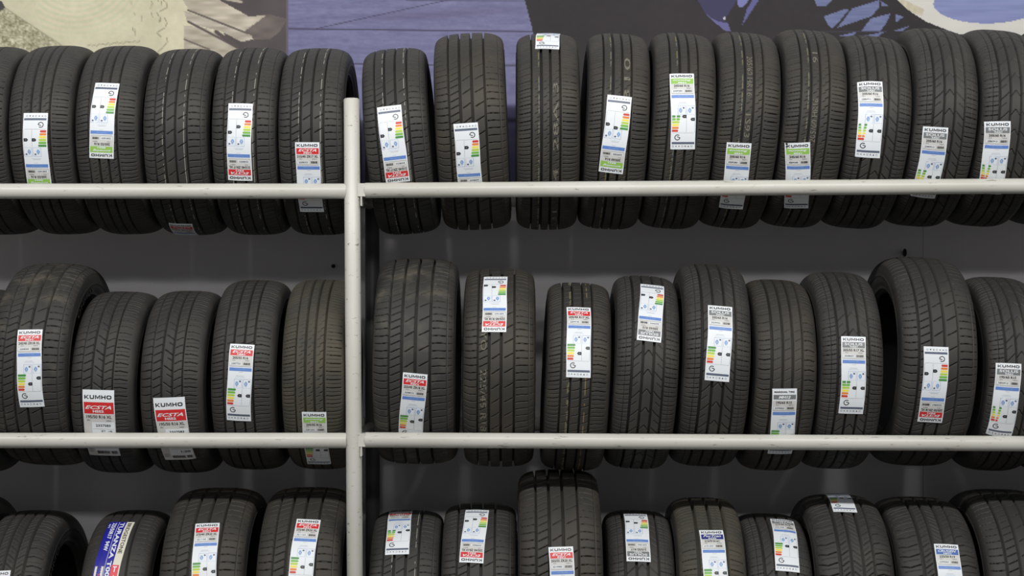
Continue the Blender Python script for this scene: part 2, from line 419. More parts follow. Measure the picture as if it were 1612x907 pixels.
# fine steps over the front of the tyre, coarser ones on the back that faces the wall
ANG = np.concatenate([np.arange(0, 120, .25), np.arange(120, 240, .75), np.arange(240, 360, .25)]) / 360.0
NA = len(ANG)
def slits(pattern):
    """returns (grooves, list of slit polylines). Units: u (-1..1 across), t in fractions of a pitch; n pitches round the tyre"""
    S = []; G = []
    def s(n, pts, hw=1.3, d=5.0, off=0.0): S.append((n, [(u, t + off) for u, t in pts], hw * 0.62, d * 2.1))
    if pattern == 'sport':
        G = [(-.59, 3.2, 7), (-.27, 3.6, 7), (.06, 3.6, 7), (.42, 3.2, 7)]
        s(88, [(-.94, .05), (-.80, -.08), (-.61, .0)], 1.5); s(88, [(-.53, -.25), (-.30, .28)], 1.2)
        s(44, [(-.19, -.10), (.04, .28)], 1.2); s(44, [(.16, .0), (.41, .35)], 1.3)
        s(88, [(.47, -.05), (.62, .02), (.80, -.02)], 1.6); s(88, [(.86, .02), (.95, .06)], 1.2, 3)
        G += [(.82, .7, 1.5)]
    elif pattern == 'touring':
        G = [(-.53, 3.0, 7), (-.22, 4.0, 7), (.07, 4.0, 7), (.37, 3.4, 7)]
        s(76, [(-.94, -.12), (-.75, -.04), (-.55, .1)], 1.4); s(76, [(-.92, .42), (-.57, .58)], .9, 3)
        s(76, [(-.42, -.1), (-.31, .1)], 0.8, 3); s(76, [(-.37, .4), (-.24, .62)], 0.8, 3)
        s(76, [(-.14, -.1), (-.05, .1)], 0.8, 3); s(76, [(-.04, .4), (.05, .6)], 0.8, 3)
        s(76, [(.14, -.1), (.24, .1)], 0.8, 3); s(76, [(.24, .35), (.35, .6)], 1.1, 4)
        s(76, [(.45, .02), (.62, -.04), (.90, -.02)], 1.5); s(76, [(.45, .5), (.88, .46)], .9, 3)
    elif pattern == 'comfort':
        G = [(-.55, 3.4, 7), (-.25, 3.4, 7), (.08, 3.4, 7), (.38, 3.4, 7)]
        s(70, [(-.94, -.12), (-.75, -.02), (-.57, .14)], 1.5); s(70, [(-.9, .42), (-.57, .6)], .9, 3)
        s(70, [(-.18, .0), (.0, .14), (.05, .3)], 1.1, 4); s(70, [(.14, .1), (.25, .2), (.36, .38)], 1.2, 4); s(70, [(-.47, .1), (-.28, .3)], 1.0, 3)
        s(70, [(.44, .0), (.6, .06), (.86, -.08)], 1.7); s(70, [(.44, .5), (.84, .44)], .9, 3)
    elif pattern == 'fork':
        G = [(-.60, 2.8, 7), (-.27, 3.8, 7), (.07, 3.8, 7), (.38, 2.8, 7)]
        s(72, [(-.94, -.05), (-.8, -.06), (-.62, .08)], 1.7); s(72, [(-.54, -.15), (-.30, .30)], 1.4)
        s(36, [(-.2, .30), (-.02, .05), (.04, -.02)], 1.4); s(36, [(-.10, .78), (.05, .60)], 1.3)
        s(72, [(.13, -.2), (.25, .08), (.36, .22)], 1.2)
        s(72, [(.44, .0), (.6, .06), (.82, -.08)], 1.8); s(72, [(.45, .5), (.80, .5)], .8, 2.5)
    elif pattern == 'chevron':
        G = [(-.50, 4.0, 7), (-.17, 4.2, 7), (.17, 4.2, 7), (.50, 4.0, 7), (-.70, .8, 2.5), (.70, .8, 2.5)]
        s(66, [(-.94, .0), (-.72, .06), (-.55, .16)], 1.4); s(66, [(-.70, .5), (-.54, .58)], .9, 3); s(66, [(-.92, .46), (-.72, .52)], .9, 3)
        s(66, [(.94, .0), (.72, .06), (.55, .16)], 1.4); s(66, [(.70, .5), (.54, .58)], .9, 3); s(66, [(.92, .46), (.72, .52)], .9, 3)
        s(33, [(-.46, -.12), (-.32, .10), (-.20, .32)], 1.1, 4); s(33, [(.46, -.12), (.32, .10), (.20, .32)], 1.1, 4)
        s(33, [(-.14, .12), (0, .42), (.14, .12)], 1.2, 4); s(33, [(0, .42), (0, .74)], 1.1, 4)
        s(33, [(-.44, .5), (-.3, .72)], .9, 3); s(33, [(.44, .5), (.3, .72)], .9, 3)
    elif pattern == 'plain':
        G = [(-.50, 4.2, 7), (-.16, 4.4, 7), (.16, 4.4, 7), (.48, 4.2, 7)]
        s(62, [(-.92, .06), (-.75, -.06), (-.56, .04)], 1.6); s(62, [(-.88, .5), (-.56, .5)], .8, 2.5)
        s(62, [(-.44, -.1), (-.24, .2)], .8, 2.2); s(62, [(-.09, -.1), (.09, .2)], .8, 2.2); s(62, [(.24, -.1), (.42, .2)], .8, 2.2)
        s(62, [(.54, .04), (.7, .1), (.88, -.04)], 1.6); s(62, [(.56, .52), (.86, .5)], .8, 2.5)
    elif pattern == 'dense':
        G = [(-.44, 4.4, 7), (-.15, 4.2, 7), (.15, 4.2, 7), (.44, 4.4, 7)]
        s(60, [(-.95, .10), (-.75, -.12), (-.50, .12)], 1.9, 6); s(60, [(-.90, .5), (-.52, .62)], .9, 3)
        s(60, [(-.38, -.2), (-.21, .24)], 1.3); s(60, [(-.36, .32), (-.22, .7)], .9, 3.5)
        s(60, [(-.09, .3), (.09, -.25)], 1.3); s(60, [(-.07, .78), (.08, .35)], .9, 3.5)
        s(60, [(.21, -.2), (.38, .25)], 1.3); s(60, [(.22, .3), (.36, .7)], .9, 3.5)
        s(60, [(.49, .0), (.65, .14), (.90, .0)], 1.9, 6); s(60, [(.5, .5), (.86, .5)], .9, 3)
    elif pattern == 'van':
        G = [(-.42, 5.2, 8), (.0, 5.2, 8), (.42, 5.2, 8)]
        s(64, [(-.90, -.08), (-.7, .02), (-.50, .1)], 1.7); s(64, [(-.84, .5), (-.50, .55)], .9, 3)
        for k in (0, .5):
            s(64, [(-.34, k), (-.27, k + .16), (-.19, k - .02), (-.08, k + .12)], 1.1, 4)
            s(64, [(.08, k + .1), (.17, k - .06), (.25, k + .1), (.34, k - .06)], 1.1, 4)
        s(64, [(.50, .1), (.68, .0), (.88, -.14)], 1.7); s(64, [(.5, .58), (.82, .48)], .9, 3)
    elif pattern == 'ribbed':
        G = [(-.50, 3.6, 7), (-.20, 3.6, 7), (.10, 3.6, 7), (.38, 3.6, 7)]
        s(70, [(-.92, .0), (-.58, .14)], .8, 2.2); s(90, [(.5, .0), (.74, .04)], 1.1, 3); s(90, [(.80, .1), (.92, .0)], .9, 2)
    return G, S

def tread_mesh(pattern, R0=0.33, W0=0.22):
    G, S = slits(pattern)
    w = W0 / 2
    k = np.linspace(-1, 1, NU)
    u = np.sign(k) * (1 - (1 - np.abs(k)) ** 1.22) * 0.972      # a little denser on the shoulders
    u = 0.5 * u + 0.5 * k * 0.972
    GW = [(gu, hw * 1.08 if hw > 2 else hw * 1.0, d * 2.6 if hw > 2 else d * 1.6) for (gu, hw, d) in G]
    edges = [gu + sg * e / (w * 1000) for (gu, hw, d) in GW for sg in (-1, 1) for e in (hw - 0.35, hw + 0.25)]
    u = np.array([v for v in u if min(abs(v - e) for e in edges) > 0.0028] + edges); u.sort()
    n_u = len(u)
    a = ANG
    circ = 2 * math.pi * R0 * 1000
    U = u[None, :] * w * 1000                                    # mm across
    T = a[:, None] * circ
    dep = np.zeros((NA, n_u))
    for (gu, hw, d) in GW:
        dd = np.abs(U - gu * w * 1000)
        dep = np.maximum(dep, d * np.clip((hw + 0.25 - dd) / 0.6, 0, 1))
    for (n, pts, hw, d) in S:
        pitch = circ / n
        Tm = np.mod(T, pitch)
        for (p, q) in zip(pts[:-1], pts[1:]):
            ax, ay = p[0] * w * 1000, p[1] * pitch; bx, by = q[0] * w * 1000, q[1] * pitch
            j = np.where((U[0] > min(ax, bx) - 5) & (U[0] < max(ax, bx) + 5))[0]
            if not len(j): continue
            Uj = U[:, j]
            best = np.full((NA, len(j)), 1e9)
            for sh in (-1, 0, 1):
                Y = Tm + sh * pitch
                L2 = (bx - ax) ** 2 + (by - ay) ** 2
                tt = np.clip(((Uj - ax) * (bx - ax) + (Y - ay) * (by - ay)) / L2, 0, 1)
                best = np.minimum(best, np.hypot(Uj - ax - tt * (bx - ax), Y - ay - tt * (by - ay)))
            dep[:, j] = np.maximum(dep[:, j], d * np.clip((hw + 0.4 - best) / 0.8, 0, 1))
    fade = np.clip((0.965 - np.abs(u)) / 0.02, 0, 1)[None, :]
    dep *= fade
    # direction of the section's outward normal, so shoulder slots cut inwards
    rad = R0 - drop(u)
    dx = np.gradient(u * w); dr = np.gradient(rad)
    nl = np.hypot(dx, dr); nx = -dr / nl; nr = dx / nl
    xx = (u * w)[None, :] - dep * 0.001 * nx[None, :]
    rr = rad[None, :] - dep * 0.001 * nr[None, :]
    th = a[:, None] * 2 * math.pi
    Pm = np.stack([xx, -rr * np.cos(th), rr * np.sin(th)], axis=-1)
    return grid_mesh('tread_' + pattern, Pm, True, M_RUB), G, S, R0, W0, dep, u

TREADS = {}
def get_tread(pattern):
    if pattern not in TREADS: TREADS[pattern] = {'base': tread_mesh(pattern)}
    return TREADS[pattern]['base'][0]

def tread_depth(pattern, un, th):
    """groove depth under a point of the tread (mm)"""
    b = TREADS[pattern]['base']; dep, u = b[5], b[6]
    i = int(np.searchsorted(ANG, (th / (2 * math.pi)) % 1.0)) % NA
    j = int(np.clip(np.searchsorted(u, un), 0, len(u) - 1))
    return dep[i, j]

def sidewall_mesh(R, W, rim, side, n=144):
    w = W / 2; ue = 0.965
    pts = []
    x0, r0 = ue * w, R - float(drop(ue))
    for uu in (0.965, 0.975, 0.985, 0.993, 0.998):               # finish the shoulder curve
        pts.append((uu * w, R - float(drop(uu))))
    rt = R - H0 * DS[0]
    hh = rt - rim
    for (f, fx) in ((0, 1.0), (.08, 1.0), (.10, 1.012), (.14, 1.012), (.16, .998), (.3, .99), (.45, .965), (.6, .93), (.72, .895), (.76, .905), (.80, .90), (.84, .86), (.92, .83), (1.0, .80), (1.02, .77), (1.0, .73)):
        pts.append((fx * w, rt - hh * f))
    th = np.arange(n) / n * 2 * math.pi
    px = np.array([p[0] for p in pts]) * side; pr = np.array([p[1] for p in pts])
    G = np.stack([np.repeat(px[None, :], n, 0), -pr[None, :] * np.cos(th)[:, None], pr[None, :] * np.sin(th)[:, None]], axis=-1)
    return grid_mesh('sidewall', G, True, M_SIDE, flip=(side < 0))

def liner_mesh(R, W, rim, n=96):
    w = W / 2
    pts = [(-.73 * w, rim), (-.80 * w, rim + .02), (-.92 * w, (rim + R) / 2), (-.86 * w, R - .058), (-.6 * w, R - .031), (0, R - .026), (.6 * w, R - .031), (.86 * w, R - .058), (.92 * w, (rim + R) / 2), (.80 * w, rim + .02), (.73 * w, rim)]
    th = np.arange(n) / n * 2 * math.pi
    px = np.array([p[0] for p in pts]); pr = np.array([p[1] for p in pts])
    G = np.stack([np.repeat(px[None, :], n, 0), -pr[None, :] * np.cos(th)[:, None], pr[None, :] * np.sin(th)[:, None]], axis=-1)
    return grid_mesh('inner_liner', G, True, M_LINER, flip=True)

SWC = {}
def cached(key, fn):
    if key not in SWC: SWC[key] = fn()
    return SWC[key]

# ------------------------------------------------------------------ printed stickers
def block_name():
    """the five wide capitals K U M H O as bars and bowls"""
    V = []; F = []
    def quad(*p):
        i = len(V); V.extend(p); F.append((i, i + 1, i + 2)); F.append((i, i + 2, i + 3))
    def bar(x0, y0, x1, y1): quad((x0, y0), (x1, y0), (x1, y1), (x0, y1))
    t = .30; h = 1.0; w = 1.25; g = .26; v = .24
    x = 0
    bar(x, 0, x + t, h)                                                       # K
    quad((x + t, .42), (x + .92, 1), (x + 1.32, 1), (x + t + .02, .26)); quad((x + .50, .62), (x + 1.36, 0), (x + .96, 0), (x + .34, .46))
    x += 1.36 + g * .7
    bar(x, .25, x + t, h); bar(x + w - t, .25, x + w, h); bar(x + .22, 0, x + w - .22, v)   # U
    quad((x, .25), (x + .22, 0), (x + t + .04, v), (x + t, .3)); quad((x + w - t - .04, v), (x + w - .22, 0), (x + w, .25), (x + w - t, .3))
    x += w + g
    W5 = 1.5
    bar(x, 0, x + t * .85, h); bar(x + W5 - t * .85, 0, x + W5, h)                         # M
    quad((x + t * .5, h), (x + W5 / 2 - .12, .12), (x + W5 / 2 + .02, .40), (x + t, h)); quad((x + W5 - t, h), (x + W5 / 2 - .02, .40), (x + W5 / 2 + .12, .12), (x + W5 - t * .5, h))
    quad((x + W5 / 2 - .13, .12), (x + W5 / 2 + .13, .12), (x + W5 / 2 + .05, .45), (x + W5 / 2 - .05, .45))
    x += W5 + g
    bar(x, 0, x + t, h); bar(x + w - t, 0, x + w, h); bar(x + t, .5 - v / 2, x + w - t, .5 + v / 2)   # H
    x += w + g
    n = 24; cx, cy, a, b = x + .70, .5, .70, .5
    i0 = len(V)
    for k in range(n):
        q = 2 * math.pi * k / n
        c, s_ = math.cos(q), math.sin(q)
        pc = math.copysign(abs(c) ** .62, c); ps = math.copysign(abs(s_) ** .62, s_)
        V.append((cx + a * pc, cy + b * ps)); V.append((cx + (a - t) * pc, cy + (b - v) * ps))
    for k in range(n):
        p = i0 + 2 * k; q = i0 + 2 * ((k + 1) % n)
        F.append((p, q, q + 1)); F.append((p, q + 1, p + 1))
    V = np.array(V, float); V[:, 0] /= (x + 1.40)
    return V, F

GL = {}
def glyphs(txt, bold=0.0, shear=0.0):
    """flat outline of a line of lettering, scaled to the unit square"""
    key = (txt, bold, shear)
    if key in GL: return GL[key]
    if txt == 'KUMHO':
        GL[key] = block_name()
        return GL[key]
    cu = bpy.data.curves.new('lettering', 'FONT')
    cu.body = txt; cu.size = 1.0; cu.offset = bold; cu.shear = shear; cu.resolution_u = 2
    ob = bpy.data.objects.new('lettering', cu)
    C.objects.link(ob)
    dg = bpy.context.evaluated_depsgraph_get()
    me = bpy.data.meshes.new_from_object(ob.evaluated_get(dg))
    bpy.data.objects.remove(ob); bpy.data.curves.remove(cu)
    me.calc_loop_triangles()
    V = np.array([v.co[:2] for v in me.vertices]); F = [tuple(t.vertices) for t in me.loop_triangles]
    bpy.data.meshes.remove(me)
    lo = V.min(0); hi = V.max(0)
    V = (V - lo) / (hi - lo)
    GL[key] = (V, F)
    return GL[key]

class Sticker:
    """faces in sticker coordinates: a 0..1 from its left, b 0..1 from its top"""
    def __init__(s, Wm, Lm): s.W, s.L = Wm, Lm; s.V = []; s.F = []; s.M = []
    def rect(s, a0, b0, a1, b1, c, lay):
        na = max(1, int((a1 - a0) * s.W / 0.014)); nb = max(1, int((b1 - b0) * s.L / 0.008))
        i0 = len(s.V)
        for i in range(nb + 1):
            for j in range(na + 1):
                s.V.append((a0 + (a1 - a0) * j / na, b0 + (b1 - b0) * i / nb, lay))
        for i in range(nb):
            for j in range(na):
                p = i0 + i * (na + 1) + j
                s.F.append((p, p + na + 1, p + na + 2, p + 1)); s.M.append(c)
    def poly(s, pts, c, lay):
        i0 = len(s.V)
        for a, b in pts: s.V.append((a, b, lay))
        s.F.append(tuple(range(i0, i0 + len(pts)))); s.M.append(c)
    def text(s, txt, a0, b0, a1, b1, c, lay, bold=0.02, shear=0.0, rot=False):
        V, F = glyphs(txt, bold, shear)
        i0 = len(s.V)
        for (x, y) in V:
            if rot: s.V.append((a0 + (a1 - a0) * y, b0 + (b1 - b0) * x, lay))       # reads downwards, heads to the right
            else: s.V.append((a0 + (a1 - a0) * x, b1 + (b0 - b1) * y, lay))
        for f in F: s.F.append(tuple(i0 + k for k in f)); s.M.append(c)
    def ring(s, ca, cb, r, t, a0, a1, c, lay, n=18):
        asp = s.W / s.L
        i0 = len(s.V)
        for k in range(n + 1):
            w = math.radians(a0 + (a1 - a0) * k / n)
            for rr in (r, r - t): s.V.append((ca + rr * math.cos(w), cb - rr * asp * math.sin(w), lay))
        for k in range(n):
            p = i0 + 2 * k
            s.F.append((p, p + 2, p + 3, p + 1)); s.M.append(c)
    def line(s, a0, b0, a1, b1, c, lay, t=0.008):
        tb = t * s.W / s.L
        if abs(a1 - a0) * s.W > abs(b1 - b0) * s.L: s.rect(min(a0, a1), b0 - tb / 2, max(a0, a1), b1 + tb / 2, c, lay)
        else: s.rect(a0 - t / 2, min(b0, b1), a1 + t / 2, max(b0, b1), c, lay)
    def barcode(s, a0, b0, a1, b1, lay, seed=1):
        r = random.Random(seed); a = a0
        while a < a1 - 0.012:
            w = r.choice((.008, .012, .02)); s.rect(a, b0, min(a + w, a1), b1, 'black', lay); a += w + r.choice((.008, .012))

BAND = {'sport': ('red', 'ECSTA'), 'eco': ('green', 'ecowing'), 'tour': ('grey_band', 'SOLUS'), 'van': ('navy', 'PorTran'),
        'suv': ('cruiser_blue', 'CRUGEN')}
ARR = ['arrow_a', 'arrow_b', 'arrow_c', 'arrow_d', 'arrow_e', 'arrow_f']

def eu_label(kind, size, sub, num, grades=(2, 1), Wm=0.0775, Lm=0.25, seed=1):
    s = Sticker(Wm, Lm)
    s.rect(0, 0, 1, 1, 'white', 0)
    if kind == 'mh':
        s.text('MARSHAL TIRE', .08, .030, .90, .052, 'black', 2, .03)
        s.rect(.05, .078, .96, .138, 'grey_band', 1); s.text('MH12', .25, .090, .74, .126, 'white', 2, .05, .3)
    else:
        s.text('KUMHO', .07, .022, .92, .056, 'black', 2, .028)
        c, nm = BAND[kind]
        s.rect(.045, .074, .965, .150, c, 1)
        s.text(nm, .13, .084, .87, .118, 'white', 2, .02, .35 if kind != 'tour' else 0.0)
        s.text(sub, .34, .126, .66, .145, 'white', 2, .05)
    s.rect(.03, .154, .97, .288, 'grey_paper', 1)
    s.text(size, .16 if len(size) < 12 else .07, .163, .80 if len(size) < 12 else .93, .196, 'black', 2, .03)
    s.text('91V', .16, .206, .28, .220, 'mid_grey', 2, .03); s.text(sub, .68, .206, .86, .220, 'mid_grey', 2, .03)
    s.rect(.08, .236, .54, .272, 'white', 2); s.text(num, .12, .243, .50, .264, 'black', 3, .02)
    s.barcode(.62, .240, .90, .268, 3, seed)
    s.line(.05, .291, .95, .291, 'mid_grey', 2)
    s.rect(.05, .306, .965, .348, 'blue', 1)
    s.text('TYRE FUEL LABEL', .28, .318, .72, .330, 'pale_blue', 2, .0)
    s.line(.44, .362, .60, .362, 'mid_grey', 1, .006); s.line(.34, .408, .64, .408, 'mid_grey', 1, .008)
    s.line(.30, .424, .70, .424, 'pale_blue', 1, .008)
    # the two pictogram boxes
    for (a, dx) in ((.28, 0), (.65, 1)):
        s.line(a, .450, a + .32, .450, 'blue', 1); s.line(a, .560, a + .32, .560, 'pale_blue', 1, .006)
        s.line(a, .450, a, .56, 'blue', 1); s.line(a + .32, .450, a + .32, .56, 'blue', 1)
        s.ring(a + .11, .508, .065, .030, 0, 360, 'blue', 1, 16); s.rect(a + .07, .476, a + .15, .488, 'pale_blue', 2)
        s.rect(a + .07, .526, a + .15, .538, 'pale_blue', 2); s.rect(a + .095, .49, a + .125, .526, 'pale_blue', 2)
        s.rect(a + .20, .466, a + .27, .486, 'slate', 1)
    s.line(.625, .565, .625, .785, 'mid_grey', 1, .007); s.line(.965, .565, .965, .785, 'mid_grey', 1, .007)
    for k in range(6):
        b = .570 + k * .0362; e = .345 - k * .016
        s.poly([(.04, b), (e, b), (e + .035, b + .014), (e, b + .028), (.04, b + .028)][::-1], ARR[k], 1)
    for (ap, g) in ((.44, grades[0]), (.78, grades[1])):
        b = .570 + g * .0362 - .005
        s.poly([(ap, b + .02), (ap + .05, b), (ap + .18, b), (ap + .18, b + .04), (ap + .05, b + .04)], 'black', 1)
        s.rect(ap + .06, b + .015, ap + .14, b + .025, 'mid_grey', 2)
    s.line(.06, .792, .95, .792, 'mid_grey', 1, .006)
    # round mark with an open arc and a pointer
    s.ring(.27, .848, .118, .032, 48, 352, 'black', 1)
    s.poly([(.25, .842), (.255, .834), (.385, .848), (.375, .857)], 'black', 2)
    s.rect(.05, .906, .965, .933, 'slate', 1)
    s.line(.10, .9195, .92, .9195, 'mid_grey', 2, .01)
    for k in range(7):
        a = .10 + k * .125
        if k in (0, 3, 6): s.ring(a, .960, .038, .010, 0, 360, 'slate', 1, 10)
        elif k == 5: s.poly([(a - .035, .969), (a + .035, .969), (a, .949)], 'black', 1)
        elif k == 4: s.ring(a, .960, .034, .016, 0, 360, 'black', 1, 6)
        else: s.rect(a - .03, .953, a + .02, .967, 'mid_grey', 1)
    return s

def big_label(num='2337583', seed=2):
    s = Sticker(0.1005, 0.246)
    s.rect(0, 0, 1, 1, 'white', 0)
    s.text('KUMHO', .06, .068, .92, .118, 'black', 2, .03)
    s.rect(.035, .160, .975, .315, 'red', 1)
    s.text('ECSTA', .07, .205, .90, .252, 'white', 2, .02, .35); s.text('HS52', .31, .265, .66, .298, 'white', 2, .04)
    s.rect(.0, .322, 1, 1, 'grey_paper', 1)
    s.text('195/50 R16 XL', .10, .335, .90, .380, 'black', 2, .02)
    s.text('88V', .11, .396, .22, .416, 'mid_grey', 2, .02); s.text('HS52', .72, .400, .88, .420, 'mid_grey', 2, .02)
    s.rect(.26, .432, .98, .90, 'white', 2); s.text(num, .38, .462, .85, .498, 'black', 3, .02)
    s.line(.28, .53, .96, .53, 'mid_grey', 3)
    s.text('P 4', .55, .55, .9, .575, 'mid_grey', 3, .02)
    for k in range(4): s.line(.30, .62 + k * .05, .9, .62 + k * .05, 'mid_grey', 3, .01)
    s.text('X20 R', .04, .86, .20, .885, 'mid_grey', 3, .02); s.text('X20 P', .04, .90, .20, .925, 'mid_grey', 3, .02)
    s.text('1:20', .62, .80, .92, .84, 'black', 3, .03)
    s.barcode(.30, .90, .70, .955, 4, seed); s.barcode(.76, .90, .94, .955, 4, seed + 1)
    return s

def turanza_label():
    s = Sticker(0.084, 0.300)
    s.rect(0, 0, .70, 1, 'royal', 0); s.rect(.70, 0, 1, 1, 'cream', 0)
    s.text('BRIDGESTONE', .77, .03, .92, .50, 'black', 2, .01, 0, True)
    s.text('TURANZA T005A', .47, .02, .64, .92, 'white', 2, .03, 0, True)
    s.line(.42, .01, .42, .99, 'white', 2, .014)
    s.text('225/50R17  94W', .17, .03, .34, .47, 'white', 2, .03, 0, True)
    s.text('RFT', .04, .05, .11, .13, 'white', 2, .02, 0, True)
    s.rect(.05, .66, .38, .86, 'cream', 1); s.poly([(.20, .745), (.27, .750), (.22, .775)], 'tag_red', 2)
    s.rect(.66, .64, .95, .95, 'tag_red', 2)
    for k, ch in enumerate('TAG'): s.text(ch, .73, .655 + k * .10, .89, .72 + k * .10, 'white', 3, .03)
    return s

def lay_on_tyre(st, root, T, x_c, s_c, tilt, flip, jag=0, name='product_sticker'):
    """wrap a sticker on the crown of tyre T; s is arc length above the front of the tyre"""
    R, W, pat = T['R'], T['W'], T['pat']
    up = (math.sin(tilt), math.cos(tilt)); rt = (math.cos(tilt), -math.sin(tilt))
    f = -1 if flip else 1
    V = []
    rnd = random.Random(jag)
    j1, j2, j3 = rnd.uniform(-1, 1), rnd.uniform(0, 6), rnd.uniform(-1, 1)
    def place(a, b, lay):
        # a slightly uneven cut and a soft waviness of the paper
        da = (a - .5) * st.W * f
        db = (.5 - b) * st.L * f
        x = x_c + rt[0] * da + up[0] * db + 0.0008 * math.sin(9 * b + j2)
        s = s_c + rt[1] * da + up[1] * db
        rad = R - float(drop(x / (W / 2))) + 0.0010 + lay * 0.0003 + 0.0008 * (1 + math.sin(14 * b + j2)) * .5 + 0.0006 * (1 + math.sin(7 * a + j1 * 3)) * .5
        th = s / R
        return (x, -rad * math.cos(th), R + rad * math.sin(th))
    for (a, b, lay) in st.V: V.append(place(a, b, lay))
    F = list(st.F); M = list(st.M)
    # paper edge turned down to the rubber
    edge = [(k / 8, 0) for k in range(8)] + [(1, k / 24) for k in range(24)] + [(1 - k / 8, 1) for k in range(8)] + [(0, 1 - k / 24) for k in range(24)]
    i0 = len(V); n = len(edge)
    for (a, b) in edge: V.append(place(a, b, 0))
    for (a, b) in edge: V.append(place(a, b, -6))
    for k in range(n):
        k2 = (k + 1) % n
        F.append((i0 + k, i0 + k2, i0 + n + k2, i0 + n + k)); M.append('white')
    used = [c for c in INK_ORDER if c in set(M)]
    idx = [used.index(c) for c in M]
    return mesh_obj(name, V, F, [INK[c] for c in used], root, idx, smooth=False)

def ray_to_tyre(T, px, py):
    """where the sight line through a measured point of the photograph meets the tyre's crown: (x, arc)"""
    d = Vector(((px - W_ / 2) / F_, 1.0, -(py - H_ / 2) / F_))
    Mi = T['M'].inverted()
    o = Mi @ CAM; d = (Mi.to_3x3() @ d)
    R = T['R']; rad = R + 0.001
    for it in range(3):
        oy, oz = o.y, o.z - R
        A = d.y ** 2 + d.z ** 2; B = 2 * (oy * d.y + oz * d.z); Cc = oy ** 2 + oz ** 2 - rad ** 2
        disc = B * B - 4 * A * Cc
        t = (-B - math.sqrt(max(disc, 0))) / (2 * A)
        p = o + d * t
        rad = R + 0.001 - float(drop(min(abs(p.x) / (T['W'] / 2), .9)))
    return p.x, R * math.atan2(p.z - R, -p.y)

def tread_stamp(root, T, txt, u, s_lo, s_hi, h, downwards=False):
    """faded size code stamped round the tread; ink sits on the ribs, not over the grooves"""
    R, W, pat = T['R'], T['W'], T['pat']
    V, F = glyphs(txt, 0.0, 0.0)
    # cut the letters into small triangles so ink over a groove can be left away
    L = abs(s_hi - s_lo)
    tris = [np.array([V[i] for i in f]) * np.array([L, h]) for f in F]
    out = []
    while tris:
        t = tris.pop()
        e = [np.linalg.norm(t[(k + 1) % 3] - t[k]) for k in range(3)]
        k = int(np.argmax(e))
        if e[k] > 0.004:
            mid = (t[k] + t[(k + 1) % 3]) / 2
            tris.append(np.array([t[k], mid, t[(k + 2) % 3]])); tris.append(np.array([mid, t[(k + 1) % 3], t[(k + 2) % 3]]))
        else: out.append(t)
    VV = []; FF = []
    for t in out:
        p = []
        for (a, b) in t:
            if downwards: x = u * W / 2 + b - h / 2; s = s_hi - a
            else: x = u * W / 2 - b + h / 2; s = s_lo + a
            p.append((x, s))
        cx = sum(q[0] for q in p) / 3; cs = sum(q[1] for q in p) / 3
        if tread_depth(pat, cx / (W / 2), cs / R) > 0.7: continue
        i0 = len(VV)
        for (x, s) in p:
            rad = R - float(drop(x / (W / 2))) + 0.0004
            VV.append((x, -rad * math.cos(s / R), R + rad * math.sin(s / R)))
        FF.append((i0, i0 + 1, i0 + 2))
    return mesh_obj('tread_stamp', VV, FF, M_STAMP, root, smooth=False)

